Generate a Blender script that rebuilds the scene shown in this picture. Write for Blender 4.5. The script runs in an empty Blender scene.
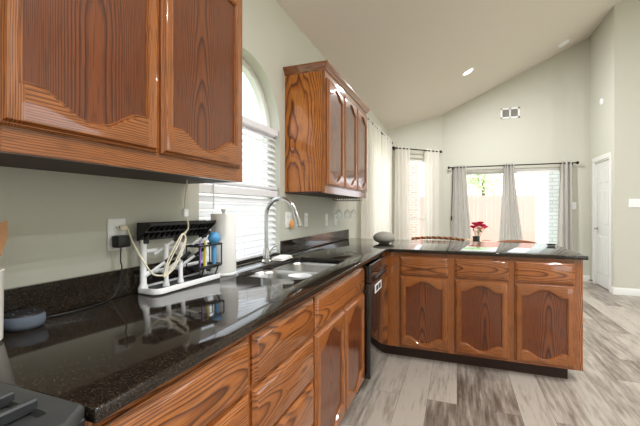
import bpy, bmesh, math, random
from math import sin, cos, pi, sqrt, atan2
from mathutils import Vector as V, Matrix

random.seed(7)
S = bpy.context.scene
COL = S.collection

# ------------------------------------------------------------------ camera, sky, lights, exposure
H = 1.235
cd = bpy.data.cameras.new('camera'); cam = bpy.data.objects.new('camera', cd); COL.objects.link(cam)
cd.sensor_width = 36.0; cd.lens = 36.0 * 359 / 640; cd.shift_y = -3 / 640; cd.clip_start = 0.02; cd.clip_end = 200
cam.location = (0, 0, H); cam.rotation_euler = (pi / 2, 0, math.radians(20.9))
S.camera = cam

W = bpy.data.worlds.new('sky'); S.world = W; W.use_nodes = True
nt = W.node_tree; nt.nodes.clear()
wo = nt.nodes.new('ShaderNodeOutputWorld'); bg = nt.nodes.new('ShaderNodeBackground')
bg.inputs[0].default_value = (0.88, 0.94, 1.0, 1); bg.inputs[1].default_value = 2.0
nt.links.new(bg.outputs[0], wo.inputs[0])

sl = bpy.data.lights.new('sun', 'SUN'); sl.energy = 1.2; sl.angle = .02; sl.color = (1, .96, .9)
sun = bpy.data.objects.new('sun', sl); COL.objects.link(sun); sun.rotation_euler = V((-.45, .45, -.77)).to_track_quat('-Z', 'Y').to_euler()
S.view_settings.view_transform = 'Standard'; S.view_settings.look = 'None'
S.view_settings.gamma = 1.0; S.view_settings.use_curve_mapping = False
S.view_settings.exposure = 0.75
S.cycles.max_bounces = 10; S.cycles.diffuse_bounces = 5; S.cycles.transparent_max_bounces = 16
S.cycles.sample_clamp_indirect = 4.0; S.cycles.caustics_reflective = False; S.cycles.caustics_refractive = False
CAN_POWER = 42.0      # watts of each recessed ceiling lamp

# ------------------------------------------------------------------ helpers
def lin(c):
    return tuple(((x / 255) / 12.92 if x / 255 <= .04045 else ((x / 255 + .055) / 1.055) ** 2.4) for x in c) + (1,)

class NT:
    def __init__(s, name):
        s.m = bpy.data.materials.new(name); s.m.use_nodes = True
        s.t = s.m.node_tree; s.t.nodes.clear()
        s.out = s.n('OutputMaterial'); s.p = s.n('BsdfPrincipled'); s.l(s.p.outputs[0], s.out.inputs[0])
    def n(s, k, **kw):
        x = s.t.nodes.new('ShaderNode' + k)
        for a, b in kw.items(): setattr(x, a, b)
        return x
    def l(s, a, b): s.t.links.new(a, b)
    def math(s, op, a, b=None):
        x = s.n('Math', operation=op)
        for i, q in enumerate((a, b)):
            if q is None: continue
            if isinstance(q, (int, float)): x.inputs[i].default_value = q
            else: s.l(q, x.inputs[i])
        return x.outputs[0]
    def mix(s, f, a, b, mode='MIX'):
        x = s.n('MixRGB', blend_type=mode)
        for i, q in enumerate((f, a, b)):
            if isinstance(q, (int, float)): x.inputs[i].default_value = q
            elif isinstance(q, tuple): x.inputs[i].default_value = q
            else: s.l(q, x.inputs[i])
        return x.outputs[0]
    def noise(s, vec, scale=1, detail=2, rough=.5):
        x = s.n('TexNoise'); x.inputs['Scale'].default_value = scale; x.inputs['Detail'].default_value = detail
        x.inputs['Roughness'].default_value = rough
        if vec is not None: s.l(vec, x.inputs['Vector'])
        return x.outputs['Fac']
    def ramp(s, f, stops):
        x = s.n('ValToRGB'); e = x.color_ramp.elements
        while len(e) < len(stops): e.new(0.5)
        for i, (p, c) in enumerate(stops): e[i].position = p; e[i].color = c
        s.l(f, x.inputs[0]); return x.outputs[0]
    def vec(s, a, b, c=0.0):
        x = s.n('CombineXYZ')
        for i, q in enumerate((a, b, c)):
            if isinstance(q, (int, float)): x.inputs[i].default_value = q
            else: s.l(q, x.inputs[i])
        return x.outputs[0]
    def bump(s, h, strength, dist=.01):
        x = s.n('Bump'); x.inputs['Strength'].default_value = strength; x.inputs['Distance'].default_value = dist
        s.l(h, x.inputs['Height']); s.l(x.outputs[0], s.p.inputs['Normal'])
    def set(s, **kw):
        for a, b in kw.items(): s.p.inputs[a.replace('_', ' ')].default_value = b

def plain(name, rgb, rough=.5, metal=0.0, coat=0.0, **kw):
    q = NT(name); q.set(Base_Color=lin(rgb), Roughness=rough, Metallic=metal, Coat_Weight=coat)
    for a, b in kw.items(): q.p.inputs[a.replace('_', ' ')].default_value = b
    return q.m

def oak(name, light, mid, dark, A=900., B=9., wob=1.1, coat=.85):
    q = NT(name)
    uv = q.n('UVMap'); uv.uv_map = 'grain'
    sp = q.n('SeparateXYZ'); q.l(uv.outputs[0], sp.inputs[0]); u, v = sp.outputs[0], sp.outputs[1]
    n1 = q.noise(q.vec(q.math('MULTIPLY', u, 9), q.math('MULTIPLY', v, 1.6)), 1, 2.5)
    n2 = q.noise(q.vec(q.math('MULTIPLY', u, 2.0), q.math('MULTIPLY', v, .6), 3.1), 1, 1)
    n3 = q.noise(q.vec(0.37, q.math('MULTIPLY', v, 2.3)), 1, 1)
    f = q.math('ADD', q.math('MULTIPLY', q.math('MULTIPLY', u, u), A), q.math('MULTIPLY', v, B * .55)); f = q.math('ADD', f, q.math('MULTIPLY', n3, B * .7))
    f = q.math('ADD', f, q.math('MULTIPLY', n1, wob)); f = q.math('ADD', f, q.math('MULTIPLY', n2, 3))
    w = q.math('FRACT', f)
    g = q.ramp(w, [(0, light), (.40, light), (.66, mid), (.84, dark), (.93, mid), (1, light)])
    fade = q.noise(q.vec(q.math('MULTIPLY', u, 14), q.math('MULTIPLY', v, 3), 5.5), 1, 2)
    g = q.mix(q.ramp(fade, [(.3, (0, 0, 0, 1)), (.8, (.4, .4, .4, 1))]), g, mid)
    pores = q.noise(q.vec(q.math('MULTIPLY', u, 420), q.math('MULTIPLY', v, 9)), 1, 2)
    pf = q.math('MULTIPLY', q.math('GREATER_THAN', pores, .56), .42)
    g = q.mix(pf, g, dark)
    tone = q.noise(q.vec(q.math('MULTIPLY', u, 1.2), q.math('MULTIPLY', v, .35), 7.7), 1, 1)
    g = q.mix(.5, g, q.ramp(tone, [(.3, (.66, .62, .58, 1)), (.7, (1.2, 1.2, 1.2, 1))]), 'MULTIPLY')
    q.l(g, q.p.inputs['Base Color'])
    q.set(Roughness=.45, Specular_IOR_Level=.2, Coat_Weight=coat, Coat_Roughness=.08, Coat_IOR=1.65)
    q.bump(pores, .05, .002)
    return q.m

M = {}
M['oak'] = oak('oak_stained', lin((176, 106, 50)), lin((140, 78, 32)), lin((64, 32, 12)))
M['oak_panel'] = oak('oak_panel', lin((128, 64, 20)), lin((102, 46, 12)), lin((42, 18, 5)), A=850., B=8.)
M['oak_veneer'] = oak('oak_veneer', lin((190, 118, 50)), lin((158, 88, 32)), lin((64, 30, 10)), A=170., B=8., wob=3.4, coat=.25)
M['oak_dark'] = plain('oak_dark_base', (52, 28, 16), .6)  # even dark brown for toe kicks and cabinet bottom panels
M['chair_wood'] = oak('chair_wood', lin((176, 120, 80)), lin((156, 100, 64)), lin((110, 64, 40)))
M['wood_pale'] = oak('wood_pale', lin((205, 150, 96)), lin((190, 132, 80)), lin((150, 96, 54)))

q = NT('granite')
tc = q.n('TexCoord'); ob = tc.outputs['Object']
vo = q.n('TexVoronoi'); vo.inputs['Scale'].default_value = 480; q.l(ob, vo.inputs['Vector'])
na = q.noise(ob, 210, 3, .6); nb = q.noise(ob, 9, 2)
k = q.math('ADD', q.math('MULTIPLY', vo.outputs['Color'], .55), q.math('MULTIPLY', na, .5))
g = q.ramp(k, [(.36, lin((16, 14, 12))), (.54, lin((40, 33, 26))), (.71, lin((68, 56, 43))), (.86, lin((110, 92, 72)))])
g = q.mix(q.math('MULTIPLY', nb, .6), g, lin((22, 19, 18)))
q.l(g, q.p.inputs['Base Color']); q.set(Roughness=.07, Specular_IOR_Level=.42)
M['granite'] = q.m

def paint(name, rgb, bump=.12):
    q = NT(name); tc = q.n('TexCoord')
    n = q.noise(tc.outputs['Object'], 90, 3); q.set(Base_Color=lin(rgb), Roughness=.85, Specular_IOR_Level=.25)
    q.bump(n, bump, .004); return q.m
M['wall'] = paint('wall_paint', (205, 204, 191)); M['ceiling'] = paint('ceiling_paint', (230, 223, 214), .18)
M['trim'] = plain('white_trim', (232, 232, 228), .4)
M['door'] = plain('white_door', (226, 226, 222), .45)

q = NT('plank_floor')
tc = q.n('TexCoord'); sp = q.n('SeparateXYZ'); q.l(tc.outputs['Object'], sp.inputs[0])
br = q.n('TexBrick'); br.offset = .37; br.squash = 1
q.l(q.vec(sp.outputs[1], sp.outputs[0]), br.inputs['Vector'])
for a, b in (('Color1', (0, 0, 0, 1)), ('Color2', (1, 1, 1, 1)), ('Mortar', (.5, .5, .5, 1)), ('Scale', 1), ('Mortar Size', .0012), ('Mortar Smooth', .1), ('Brick Width', 1.22), ('Row Height', .18)):
    br.inputs[a].default_value = b
bw = q.n('RGBToBW'); q.l(br.outputs['Color'], bw.inputs[0]); pv = bw.outputs[0]
x, y = sp.outputs[0], sp.outputs[1]
gx = q.math('ADD', q.math('MULTIPLY', x, 42), q.math('MULTIPLY', pv, 37))
st = q.noise(q.vec(gx, q.math('MULTIPLY', y, 3.2), q.math('MULTIPLY', pv, 11)), 1, 5, .65)
big = q.noise(q.vec(q.math('MULTIPLY', x, 11), q.math('MULTIPLY', y, 3.0), q.math('MULTIPLY', pv, 23)), 1, 3, .6)
fine = q.noise(q.vec(q.math('MULTIPLY', x, 170), q.math('MULTIPLY', y, 7)), 1, 2)
t = q.math('ADD', q.math('MULTIPLY', pv, .30), q.math('MULTIPLY', st, .70)); t = q.math('ADD', t, q.math('MULTIPLY', big, .42)); t = q.math('ADD', t, q.math('MULTIPLY', fine, .12))
g = q.ramp(t, [(.40, lin((66, 57, 50))), (.56, lin((100, 88, 78))), (.69, lin((138, 127, 116))), (.88, lin((180, 170, 158)))])
g = q.mix(q.math('MULTIPLY', br.outputs['Fac'], .7), g, lin((62, 54, 48)))
q.l(g, q.p.inputs['Base Color']); q.set(Roughness=.34); q.bump(fine, .05, .002)
M['floor'] = q.m

def brick(name, c1, c2, mo, sc=1.0):
    q = NT(name); tc = q.n('TexCoord'); sp = q.n('SeparateXYZ'); q.l(tc.outputs['Object'], sp.inputs[0])
    br = q.n('TexBrick'); q.l(q.vec(q.math('ADD', sp.outputs[0], sp.outputs[1]), sp.outputs[2]), br.inputs['Vector'])
    for a, b in (('Color1', lin(c1)), ('Color2', lin(c2)), ('Mortar', lin(mo)), ('Scale', sc), ('Mortar Size', .008), ('Brick Width', .21), ('Row Height', .075)): br.inputs[a].default_value = b
    q.l(br.outputs['Color'], q.p.inputs['Base Color']); q.set(Roughness=.9); return q.m
M['brick_red'] = brick('brick_red', (212, 176, 166), (196, 156, 146), (226, 216, 210))
M['brick_pale'] = brick('brick_pale', (218, 206, 206), (208, 194, 194), (226, 222, 222))
M['brick_white'] = brick('brick_white', (246, 246, 250), (238, 240, 246), (206, 212, 222))
q = NT('fence_boards'); tc = q.n('TexCoord'); sp = q.n('SeparateXYZ'); q.l(tc.outputs['Object'], sp.inputs[0])
w = q.math('FRACT', q.math('MULTIPLY', sp.outputs[0], 7)); gp = q.math('LESS_THAN', w, .05)
q.l(q.mix(q.math('MULTIPLY', gp, .25), lin((216, 172, 164)), lin((165, 124, 116))), q.p.inputs['Base Color']); q.set(Roughness=.9)
M['fence'] = q.m
M['lawn'] = plain('lawn', (176, 186, 150), .95)
M['leaf_tree'] = plain('tree_leaves', (212, 230, 184), .8)
M['bark'] = plain('bark', (120, 100, 84), .9)

def glass(name, tint=(1, 1, 1, 1), refl=1.0):
    q = NT(name); q.t.nodes.remove(q.p)
    a = q.n('BsdfTransparent'); a.inputs[0].default_value = tint
    b = q.n('BsdfGlossy'); b.inputs['Roughness'].default_value = .02
    fr = q.n('Fresnel'); fr.inputs[0].default_value = 1.45
    mx = q.n('MixShader'); q.l(q.math('MINIMUM', q.math('MULTIPLY', fr.outputs[0], refl), .3), mx.inputs[0]); q.l(a.outputs[0], mx.inputs[1]); q.l(b.outputs[0], mx.inputs[2]); q.l(mx.outputs[0], q.out.inputs[0])
    return q.m
M['glass'] = glass('window_glass', (.97, .98, .98, 1), .6)
M['glass_clear'] = glass('drinking_glass', (.985, .99, .99, 1), 1.0)

def cloth(name, rgb, trans, thru):
    q = NT(name); q.t.nodes.remove(q.p)
    d = q.n('BsdfDiffuse'); d.inputs[0].default_value = lin(rgb)
    tl = q.n('BsdfTranslucent'); tl.inputs[0].default_value = lin(rgb)
    m1 = q.n('MixShader'); m1.inputs[0].default_value = trans; q.l(d.outputs[0], m1.inputs[1]); q.l(tl.outputs[0], m1.inputs[2])
    tp = q.n('BsdfTransparent'); m2 = q.n('MixShader'); m2.inputs[0].default_value = thru
    q.l(m1.outputs[0], m2.inputs[1]); q.l(tp.outputs[0], m2.inputs[2]); q.l(m2.outputs[0], q.out.inputs[0])
    return q.m
M['sheer'] = cloth('cream_sheer', (250, 247, 241), .45, .22)
M['linen'] = cloth('grey_linen', (226, 223, 218), .4, 0.02)

M['steel'] = plain('brushed_steel', (200, 200, 198), .28, 1.0)
M['chrome'] = plain('brushed_nickel', (190, 190, 188), .2, 1.0)
M['black_gloss'] = plain('black_gloss', (12, 12, 13), .06, coat=1.0)
M['black'] = plain('black_plastic', (20, 20, 21), .45)
M['black_iron'] = plain('black_iron', (46, 47, 48), .4)
M['grey_enamel'] = plain('charcoal_enamel', (58, 59, 59), .35)
M['rod'] = plain('bronze_rod', (48, 38, 30), .4, .6)
M['white'] = plain('white_plastic', (248, 248, 249), .35)
M['offwhite'] = plain('offwhite_cord', (232, 222, 198), .5)
M['blind'] = plain('blind_white', (246, 246, 250), .5)
M['paper'] = plain('paper_towel', (250, 248, 243), .95)
M['ceramic'] = plain('cream_ceramic', (236, 232, 222), .25)
M['fabric_grey'] = plain('fabric_charcoal', (92, 100, 112), .9)
M['mat_grey'] = plain('grey_mat', (66, 70, 72), .8)
M['blue'] = plain('blue_silicone', (92, 168, 222), .5)
M['purple'] = plain('purple_plastic', (150, 120, 190), .4)
M['yellow'] = plain('yellow_plastic', (226, 206, 50), .4)
M['navy'] = plain('navy_plastic', (30, 40, 90), .4)
M['orange'] = plain('amber_plastic', (240, 170, 90), .4)
M['brass'] = plain('brass', (170, 120, 50), .35, .8)
M['stone_grey'] = plain('grey_fabric_dome', (168, 164, 154), .75)
M['vase'] = plain('dark_vase_glass', (44, 48, 44), .15)
M['rose_red'] = plain('rose_red', (198, 38, 80), .6); M['rose_pink'] = plain('rose_pink', (222, 96, 138), .6); M['rose_cream'] = plain('rose_blush', (244, 190, 186), .6)
M['stem'] = plain('stem_green', (96, 140, 70), .6)
M['vent_dark'] = plain('vent_gap', (150, 148, 138), .7)
M['wicker'] = plain('woven_rope', (186, 132, 84), .8); M['wicker_dark'] = plain('woven_rope_dark', (110, 66, 40), .8)
M['grey_clip'] = plain('translucent_white', (226, 228, 230), .3)
q = NT('lamp_glow'); q.set(Base_Color=(1, 1, 1, 1), Emission_Color=(1, .93, .82, 1), Emission_Strength=4.0); M['glow'] = q.m

class MB:
    """collects faces; build() links them as one mesh object"""
    def __init__(s): s.k = {}; s.v = []; s.f = []
    def vi(s, p):
        key = (round(p[0], 5), round(p[1], 5), round(p[2], 5))
        if key not in s.k: s.k[key] = len(s.v); s.v.append(key)
        return s.k[key]
    def face(s, pts, mat=0, along=None, c=(0, 0, 0), off=0.0, uo=0.0):
        ids = []; pp = []
        for p in pts:
            i = s.vi(p)
            if i not in ids: ids.append(i); pp.append(V(p))
        if len(ids) < 3: return
        uv = None
        if along is not None:
            n = V((0, 0, 0))
            for i in range(len(pp)):
                a, b = pp[i], pp[(i + 1) % len(pp)]
                n += V(((a.y - b.y) * (a.z + b.z), (a.z - b.z) * (a.x + b.x), (a.x - b.x) * (a.y + b.y)))
            if n.length < 1e-12: n = V((0, 0, 1))
            n.normalize(); al = V(along); cc = V(c)
            if abs(n.dot(al)) > .8: al = n.orthogonal().normalized()
            ac = n.cross(al)
            if ac.x + ac.y * 1.1 + ac.z * 1.3 < 0: ac = -ac
            uv = [((p - cc).dot(ac) + uo, (p - cc).dot(al) + off) for p in pp]
        s.f.append((ids, mat, uv))
    def box(s, x0, x1, y0, y1, z0, z1, bev=0.0, mat=0, along=None, seg=1, rot=None, piv=None, ub=.06):
        bm = bmesh.new(); bmesh.ops.create_cube(bm, size=1)
        for v in bm.verts: v.co = V((x0 + (v.co.x + .5) * (x1 - x0), y0 + (v.co.y + .5) * (y1 - y0), z0 + (v.co.z + .5) * (z1 - z0)))
        if bev: bmesh.ops.bevel(bm, geom=list(bm.edges), offset=bev, segments=seg, affect='EDGES', profile=.5)
        off = random.uniform(0, 40); uo = random.choice((-1, 1)) * random.uniform(ub * .3, ub); c = ((x0 + x1) / 2, (y0 + y1) / 2, (z0 + z1) / 2)
        for f in bm.faces:
            pts = [v.co.copy() for v in f.verts]
            if rot is not None: pts = [rot @ (p - V(piv)) + V(piv) for p in pts]
            s.face([tuple(p) for p in pts], mat, along, c, off, uo)
        bm.free(); return s
    def tube(s, pts, r, n=10, mat=0, smooth=0, cap=True, along=None):
        P = [V(p) for p in pts]
        if smooth:
            Q = []
            for i in range(len(P) - 1):
                p0, p1, p2, p3 = P[max(i - 1, 0)], P[i], P[i + 1], P[min(i + 2, len(P) - 1)]
                for k in range(smooth):
                    t = k / smooth
                    Q.append(.5 * ((2 * p1) + (p2 - p0) * t + (2 * p0 - 5 * p1 + 4 * p2 - p3) * t * t + (3 * p1 - p0 - 3 * p2 + p3) * t ** 3))
            Q.append(P[-1]); P = Q
        rr = r if isinstance(r, (list, tuple)) else [r] * len(P)
        if len(rr) != len(P): rr = [rr[0] + (rr[-1] - rr[0]) * i / (len(P) - 1) for i in range(len(P))]
        T = [(P[min(i + 1, len(P) - 1)] - P[max(i - 1, 0)]).normalized() for i in range(len(P))]
        nrm = T[0].orthogonal().normalized(); rings = []
        off = random.uniform(0, 40); c = P[0]
        for i, p in enumerate(P):
            nrm = (nrm - T[i] * nrm.dot(T[i])); nrm = nrm.normalized() if nrm.length > 1e-6 else T[i].orthogonal().normalized()
            b = T[i].cross(nrm)
            rings.append([tuple(p + (nrm * cos(2 * pi * k / n) + b * sin(2 * pi * k / n)) * rr[i]) for k in range(n)])
        al = tuple((P[-1] - P[0]).normalized()) if along else None
        for i in range(len(rings) - 1):
            for k in range(n): s.face([rings[i][k], rings[i][(k + 1) % n], rings[i + 1][(k + 1) % n], rings[i + 1][k]], mat, al, c, off)
        if cap: s.face(rings[0][::-1], mat, al, c, off); s.face(rings[-1], mat, al, c, off)
        return s
    def lathe(s, prof, c, n=28, mat=0, axis=None):
        c = V(c); rot = V((0, 0, 1)).rotation_difference(V(axis)).to_matrix() if axis else Matrix.Identity(3)
        rings = []
        for r, z in prof: rings.append([tuple(c + rot @ V((r * cos(2 * pi * k / n), r * sin(2 * pi * k / n), z))) for k in range(n)])
        for i in range(len(rings) - 1):
            for k in range(n): s.face([rings[i][k], rings[i][(k + 1) % n], rings[i + 1][(k + 1) % n], rings[i + 1][k]], mat)
        if prof[0][0] > 1e-5: s.face(rings[0][::-1], mat)
        if prof[-1][0] > 1e-5: s.face(rings[-1], mat)
        return s
    def loops(s, L, close=True, mat=0, cap0=False, cap1=False):
        n = len(L[0])
        for i in range(len(L) - 1):
            for k in range(n if close else n - 1):
                s.face([L[i][k], L[i][(k + 1) % n], L[i + 1][(k + 1) % n], L[i + 1][k]], mat)
        if cap0: s.face(L[0][::-1], mat)
        if cap1: s.face(L[-1], mat)
        return s
    def build(s, name, mats, parent=None, origin=None, smooth=35, recalc=True):
        bm = bmesh.new(); uvl = bm.loops.layers.uv.new('grain')
        o = V(origin) if origin is not None else (ORG.get(parent.name, V((0, 0, 0))) if parent else V((0, 0, 0)))
        vs = [bm.verts.new(V(p) - o) for p in s.v]
        for ids, mat, uv in s.f:
            try: f = bm.faces.new([vs[i] for i in ids])
            except ValueError: continue
            f.material_index = mat
            if uv:
                for lp, t in zip(f.loops, uv): lp[uvl].uv = t
        if recalc: bmesh.ops.recalc_face_normals(bm, faces=list(bm.faces))
        if smooth:
            for f in bm.faces: f.smooth = True
            for e in bm.edges:
                if len(e.link_faces) != 2 or e.calc_face_angle(0) > math.radians(smooth): e.smooth = False
        me = bpy.data.meshes.new(name); bm.to_mesh(me); bm.free()
        for m in (mats if isinstance(mats, (list, tuple)) else [mats]): me.materials.append(M[m])
        ob = bpy.data.objects.new(name, me); COL.objects.link(ob)
        if parent: ob.parent = parent
        else: ob.location = o
        ORG[ob.name] = o
        return ob
ORG = {}

def tag(o, label=None, cat=None, group=None, kind=None):
    for a, b in (('label', label), ('category', cat), ('group', group), ('kind', kind)):
        if b: o[a] = b
    return o
def thing(name, label, cat, loc, group=None):
    o = bpy.data.objects.new(name, None); COL.objects.link(o); o.location = loc; o.empty_display_size = .05
    ORG[o.name] = V(loc); return tag(o, label, cat, group)
def struct(name, mb, mat, parent=None, **kw):
    o = mb.build(name, mat, parent, **kw)
    if parent is None: o['kind'] = 'structure'
    return o
def copy_tree(o, parent=None):
    c = o.copy(); COL.objects.link(c)
    if parent: c.parent = parent
    for ch in list(o.children): copy_tree(ch, c)
    return c

def poly_slab(outer, holes, fn, th):
    """flat polygon with holes, extruded; fn(a,b,h) maps plane coords to the world"""
    bm = bmesh.new(); ed = []
    for lp in [outer] + holes:
        vs = [bm.verts.new((a, b, 0)) for a, b in lp]
        for i in range(len(vs)): ed.append(bm.edges.new((vs[i], vs[(i + 1) % len(vs)])))
    bmesh.ops.triangle_fill(bm, edges=ed, use_beauty=True)
    bmesh.ops.dissolve_limit(bm, angle_limit=.001, verts=list(bm.verts), edges=[e for e in bm.edges if len(e.link_faces) == 2])
    mb = MB()
    for f in bm.faces:
        p = [(v.co.x, v.co.y) for v in f.verts]
        mb.face([fn(a, b, 0) for a, b in p]); mb.face([fn(a, b, th) for a, b in p][::-1])
    for lp in [outer] + holes:
        for i in range(len(lp)):
            a, b = lp[i], lp[(i + 1) % len(lp)]
            mb.face([fn(*a, 0), fn(*b, 0), fn(*b, th), fn(*a, th)])
    bm.free(); return mb
def rrect(x0, x1, y0, y1, r, n=6):
    P = []
    for cx, cy, a0 in ((x1 - r, y1 - r, 0), (x0 + r, y1 - r, pi / 2), (x0 + r, y0 + r, pi), (x1 - r, y0 + r, 3 * pi / 2)):
        for k in range(n + 1): a = a0 + pi / 2 * k / n; P.append((cx + r * cos(a), cy + r * sin(a)))
    return P
def arch(y0, y1, z0, zs, n=24):
    c = (y0 + y1) / 2; r = (y1 - y0) / 2
    return [(y0, z0), (y1, z0)] + [(c + r * cos(pi * k / n), zs + r * sin(pi * k / n)) for k in range(n + 1)]

# ------------------------------------------------------------------ room shell
XL, YF, XR, YB, XE, YK = -1.18, 7.48, 2.15, 6.45, 5.6, -2.8
CS = .463
def cz(x): return 2.69 + CS * (min(x, 2.9) - XL)
DGX, DGY = -.26, 6.56          # where the angled wall meets the far and left walls

fl = MB(); fl.box(XL - .12, XE, YK, YF + .12, -.1, 0); struct('floor', fl, 'floor')
ce = MB()
for a, b in ((XL - .14, 2.9), (2.9, XE + .12)):
    for (za, zb) in ((0, 0),):
        P = [(a, YK - .12), (b, YK - .12), (b, YF + .14), (a, YF + .14)]
        lo = [(x, y, cz(x) if x > XL else cz(XL) + CS * (x - XL)) for x, y in P]; hi = [(x, y, z + .15) for x, y, z in lo]
        ce.face(lo); ce.face(hi[::-1])
        for i in range(4): ce.face([lo[i], lo[(i + 1) % 4], hi[(i + 1) % 4], hi[i]])
struct('ceiling', ce, 'ceiling')

K1 = arch(1.43, 2.29, .914, 1.765)
N1 = [(4.85, .45), (6.2, .45), (6.2, 2.22), (4.85, 2.22)]
struct('wall_left', poly_slab([(YK, 0), (DGY, 0), (DGY, 2.69), (YK, 2.69)], [K1, N1], lambda a, b, h: (XL - h, a, b), .12), 'wall')
DL = sqrt(2) * (DGX - XL); u2 = V((1, 1, 0)).normalized(); n2 = V((-1, 1, 0)).normalized()
def dg(a, b, h): p = V((XL, DGY, 0)) + u2 * a + n2 * h; return (p.x, p.y, b)
N2 = [(.33, .45), (.97, .45), (.97, 2.22), (.33, 2.22)]
struct('wall_diagonal', poly_slab([(0, 0), (DL, 0), (DL, cz(DGX)), (0, 2.69)], [N2], dg, .12), 'wall')
SL = [(0.0, 0.0), (1.80, 0.0), (1.80, 2.0), (0.0, 2.0)]
struct('wall_far', poly_slab([(DGX, 0), (0, 0), (0, 2.0), (1.8, 2.0), (1.8, 0), (XR, 0), (XR, cz(XR)), (DGX, cz(DGX))], [], lambda a, b, h: (a, YF + h, b), .12), 'wall')
D0, D1 = 6.60, 7.26
struct('wall_right', poly_slab([(YB + .12, 0), (D0, 0), (D0, 2.03), (D1, 2.03), (D1, 0), (YF, 0), (YF, cz(XR)), (YB + .12, cz(XR))], [], lambda a, b, h: (XR + h, a, b), .12), 'wall')
struct('wall_hall', poly_slab([(XR, 0), (XE, 0), (XE, cz(9)), (2.9, cz(2.9)), (XR, cz(XR))], [], lambda a, b, h: (a, YB + h, b), .12), 'wall')
E1 = [(-1.6, .5), (1.2, .5), (1.2, 2.3), (-1.6, 2.3)]; E2 = [(3.6, .1), (5.6, .1), (5.6, 2.2), (3.6, 2.2)]
struct('wall_east', poly_slab([(YK, 0), (YB, 0), (YB, cz(9)), (YK, cz(9))], [E2], lambda a, b, h: (XE + h, a, b), .12), 'wall')
B1 = [(2.2, .1), (4.2, .1), (4.2, 2.2), (2.2, 2.2)]
struct('wall_back', poly_slab([(XL, 0), (XE, 0), (XE, cz(9)), (2.9, cz(2.9)), (XL, 2.69)], [B1], lambda a, b, h: (a, YK - h, b), .12), 'wall')

def board(p0, p1, n, h=.1, t=.014):
    mb = MB(); p0, p1, n = V(p0), V(p1), V(n)
    pr = [(0, 0), (t, 0), (t, h - .015), (t * .5, h), (0, h)]
    A = [tuple(p0 + n * a + V((0, 0, b))) for a, b in pr]; B = [tuple(p1 + n * a + V((0, 0, b))) for a, b in pr]
    mb.loops([A, B], cap0=True, cap1=True); return mb
struct('baseboard_hall', board((XR - .013, YB, 0), (XE, YB, 0), (0, -1, 0)), 'trim')
struct('baseboard_far', board((1.81, YF, 0), (XR - .002, YF, 0), (0, -1, 0)), 'trim')
struct('baseboard_right', board((XR, YB - .013, 0), (XR, D0 - .075, 0), (-1, 0, 0)), 'trim')
struct('baseboard_left', board((XL, 4.0, 0), (XL, DGY, 0), (1, 0, 0)), 'trim')
struct('baseboard_diagonal', board(dg(.01, 0, 0), dg(DL - .01, 0, 0), -n2), 'trim')

# kitchen window with an arched head
def ring(outer, inner, fn, h0, h1):
    mb = MB(); n = len(outer)
    mb.loops([[fn(*p, h0) for p in outer], [fn(*p, h0) for p in inner], [fn(*p, h1) for p in inner], [fn(*p, h1) for p in outer], [fn(*p, h0) for p in outer]])
    return mb
fnL = lambda a, b, h: (XL - h, a, b)
o_, i_ = arch(1.43, 2.29, .914, 1.765), arch(1.475, 2.245, .975, 1.765)
wf = ring(o_, i_, fnL, .075, .118)
w1 = struct('window_1', wf, 'trim')
mb = MB(); mb.box(XL - .112, XL - .08, 1.47, 2.25, 1.755, 1.80); mb.build('transom_bar', 'trim', w1)
mb = MB(); mb.box(XL - .112, XL - .082, 1.47, 2.25, 1.34, 1.375); mb.build('meeting_rail', 'trim', w1)
mb = MB(); mb.face([fnL(a, b, .10) for a, b in i_]); mb.build('pane', 'glass', w1)
mb = MB(); mb.box(XL - .12, XL, 1.431, 2.289, .9145, .928, .002); mb.build('window_sill', 'granite', w1)

def sash(name, fn, a0, a1, z0, z1, zm, h0=.04, h1=.09):
    R = lambda d: [(a0 + d, z0 + d), (a1 - d, z0 + d), (a1 - d, z1 - d), (a0 + d, z1 - d)]
    o = struct(name, ring(R(0), R(.05), fn, h0, h1), 'trim')
    if zm:
        m = MB(); pr = [(a0 + .05, zm), (a1 - .05, zm), (a1 - .05, zm + .04), (a0 + .05, zm + .04)]
        m.loops([[fn(*p, h0) for p in pr], [fn(*p, h1) for p in pr]], cap0=True, cap1=True); m.build('meeting_rail', 'trim', o)
    g = MB(); g.face([fn(*p, (h0 + h1) / 2) for p in R(.05)]); g.build('pane', 'glass', o)
    return o
sash('window_2', fnL, 4.85, 6.2, .45, 2.22, 1.04)
sash('window_3', dg, .33, .97, .45, 2.22, 1.04)
sash('added_window_east', lambda a, b, h: (XE + h, a, b), 3.6, 5.6, .1, 2.2, None)  # unseen window added so sky light enters from the east side
sash('added_window_back', lambda a, b, h: (a, YK - h, b), 2.2, 4.2, .1, 2.2, None)  # added behind the camera, a large opening for soft sky light
# sliding patio door
fnF = lambda a, b, h: (a, YF + h, b)
def frm(a0, a1, z0, z1, d): return [(a0 + d, z0 + d), (a1 - d, z0 + d), (a1 - d, z1 - d), (a0 + d, z1 - d)]
d1 = struct('door_1', ring(frm(0, 1.8, 0, 2.0, 0), frm(0, 1.8, 0, 2.0, .035), fnF, .01, .11), 'trim')
for a0, a1, h0 in ((.03, .93, .065), (.88, 1.77, .025)):
    lf = ring(frm(a0, a1, .03, 1.97, 0), frm(a0, a1, .03, 1.97, .05), fnF, h0, h0 + .035).build('door_leaf', 'trim', d1)
    g = MB(); g.face([fnF(*p, h0 + .018) for p in frm(a0, a1, .03, 1.97, .05)]); g.build('pane', 'glass', lf)
mb = MB(); mb.box(.955, .975, YF - .01, YF + .03, .95, 1.15, .004); mb.build('door_handle', 'trim', d1)
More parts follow.
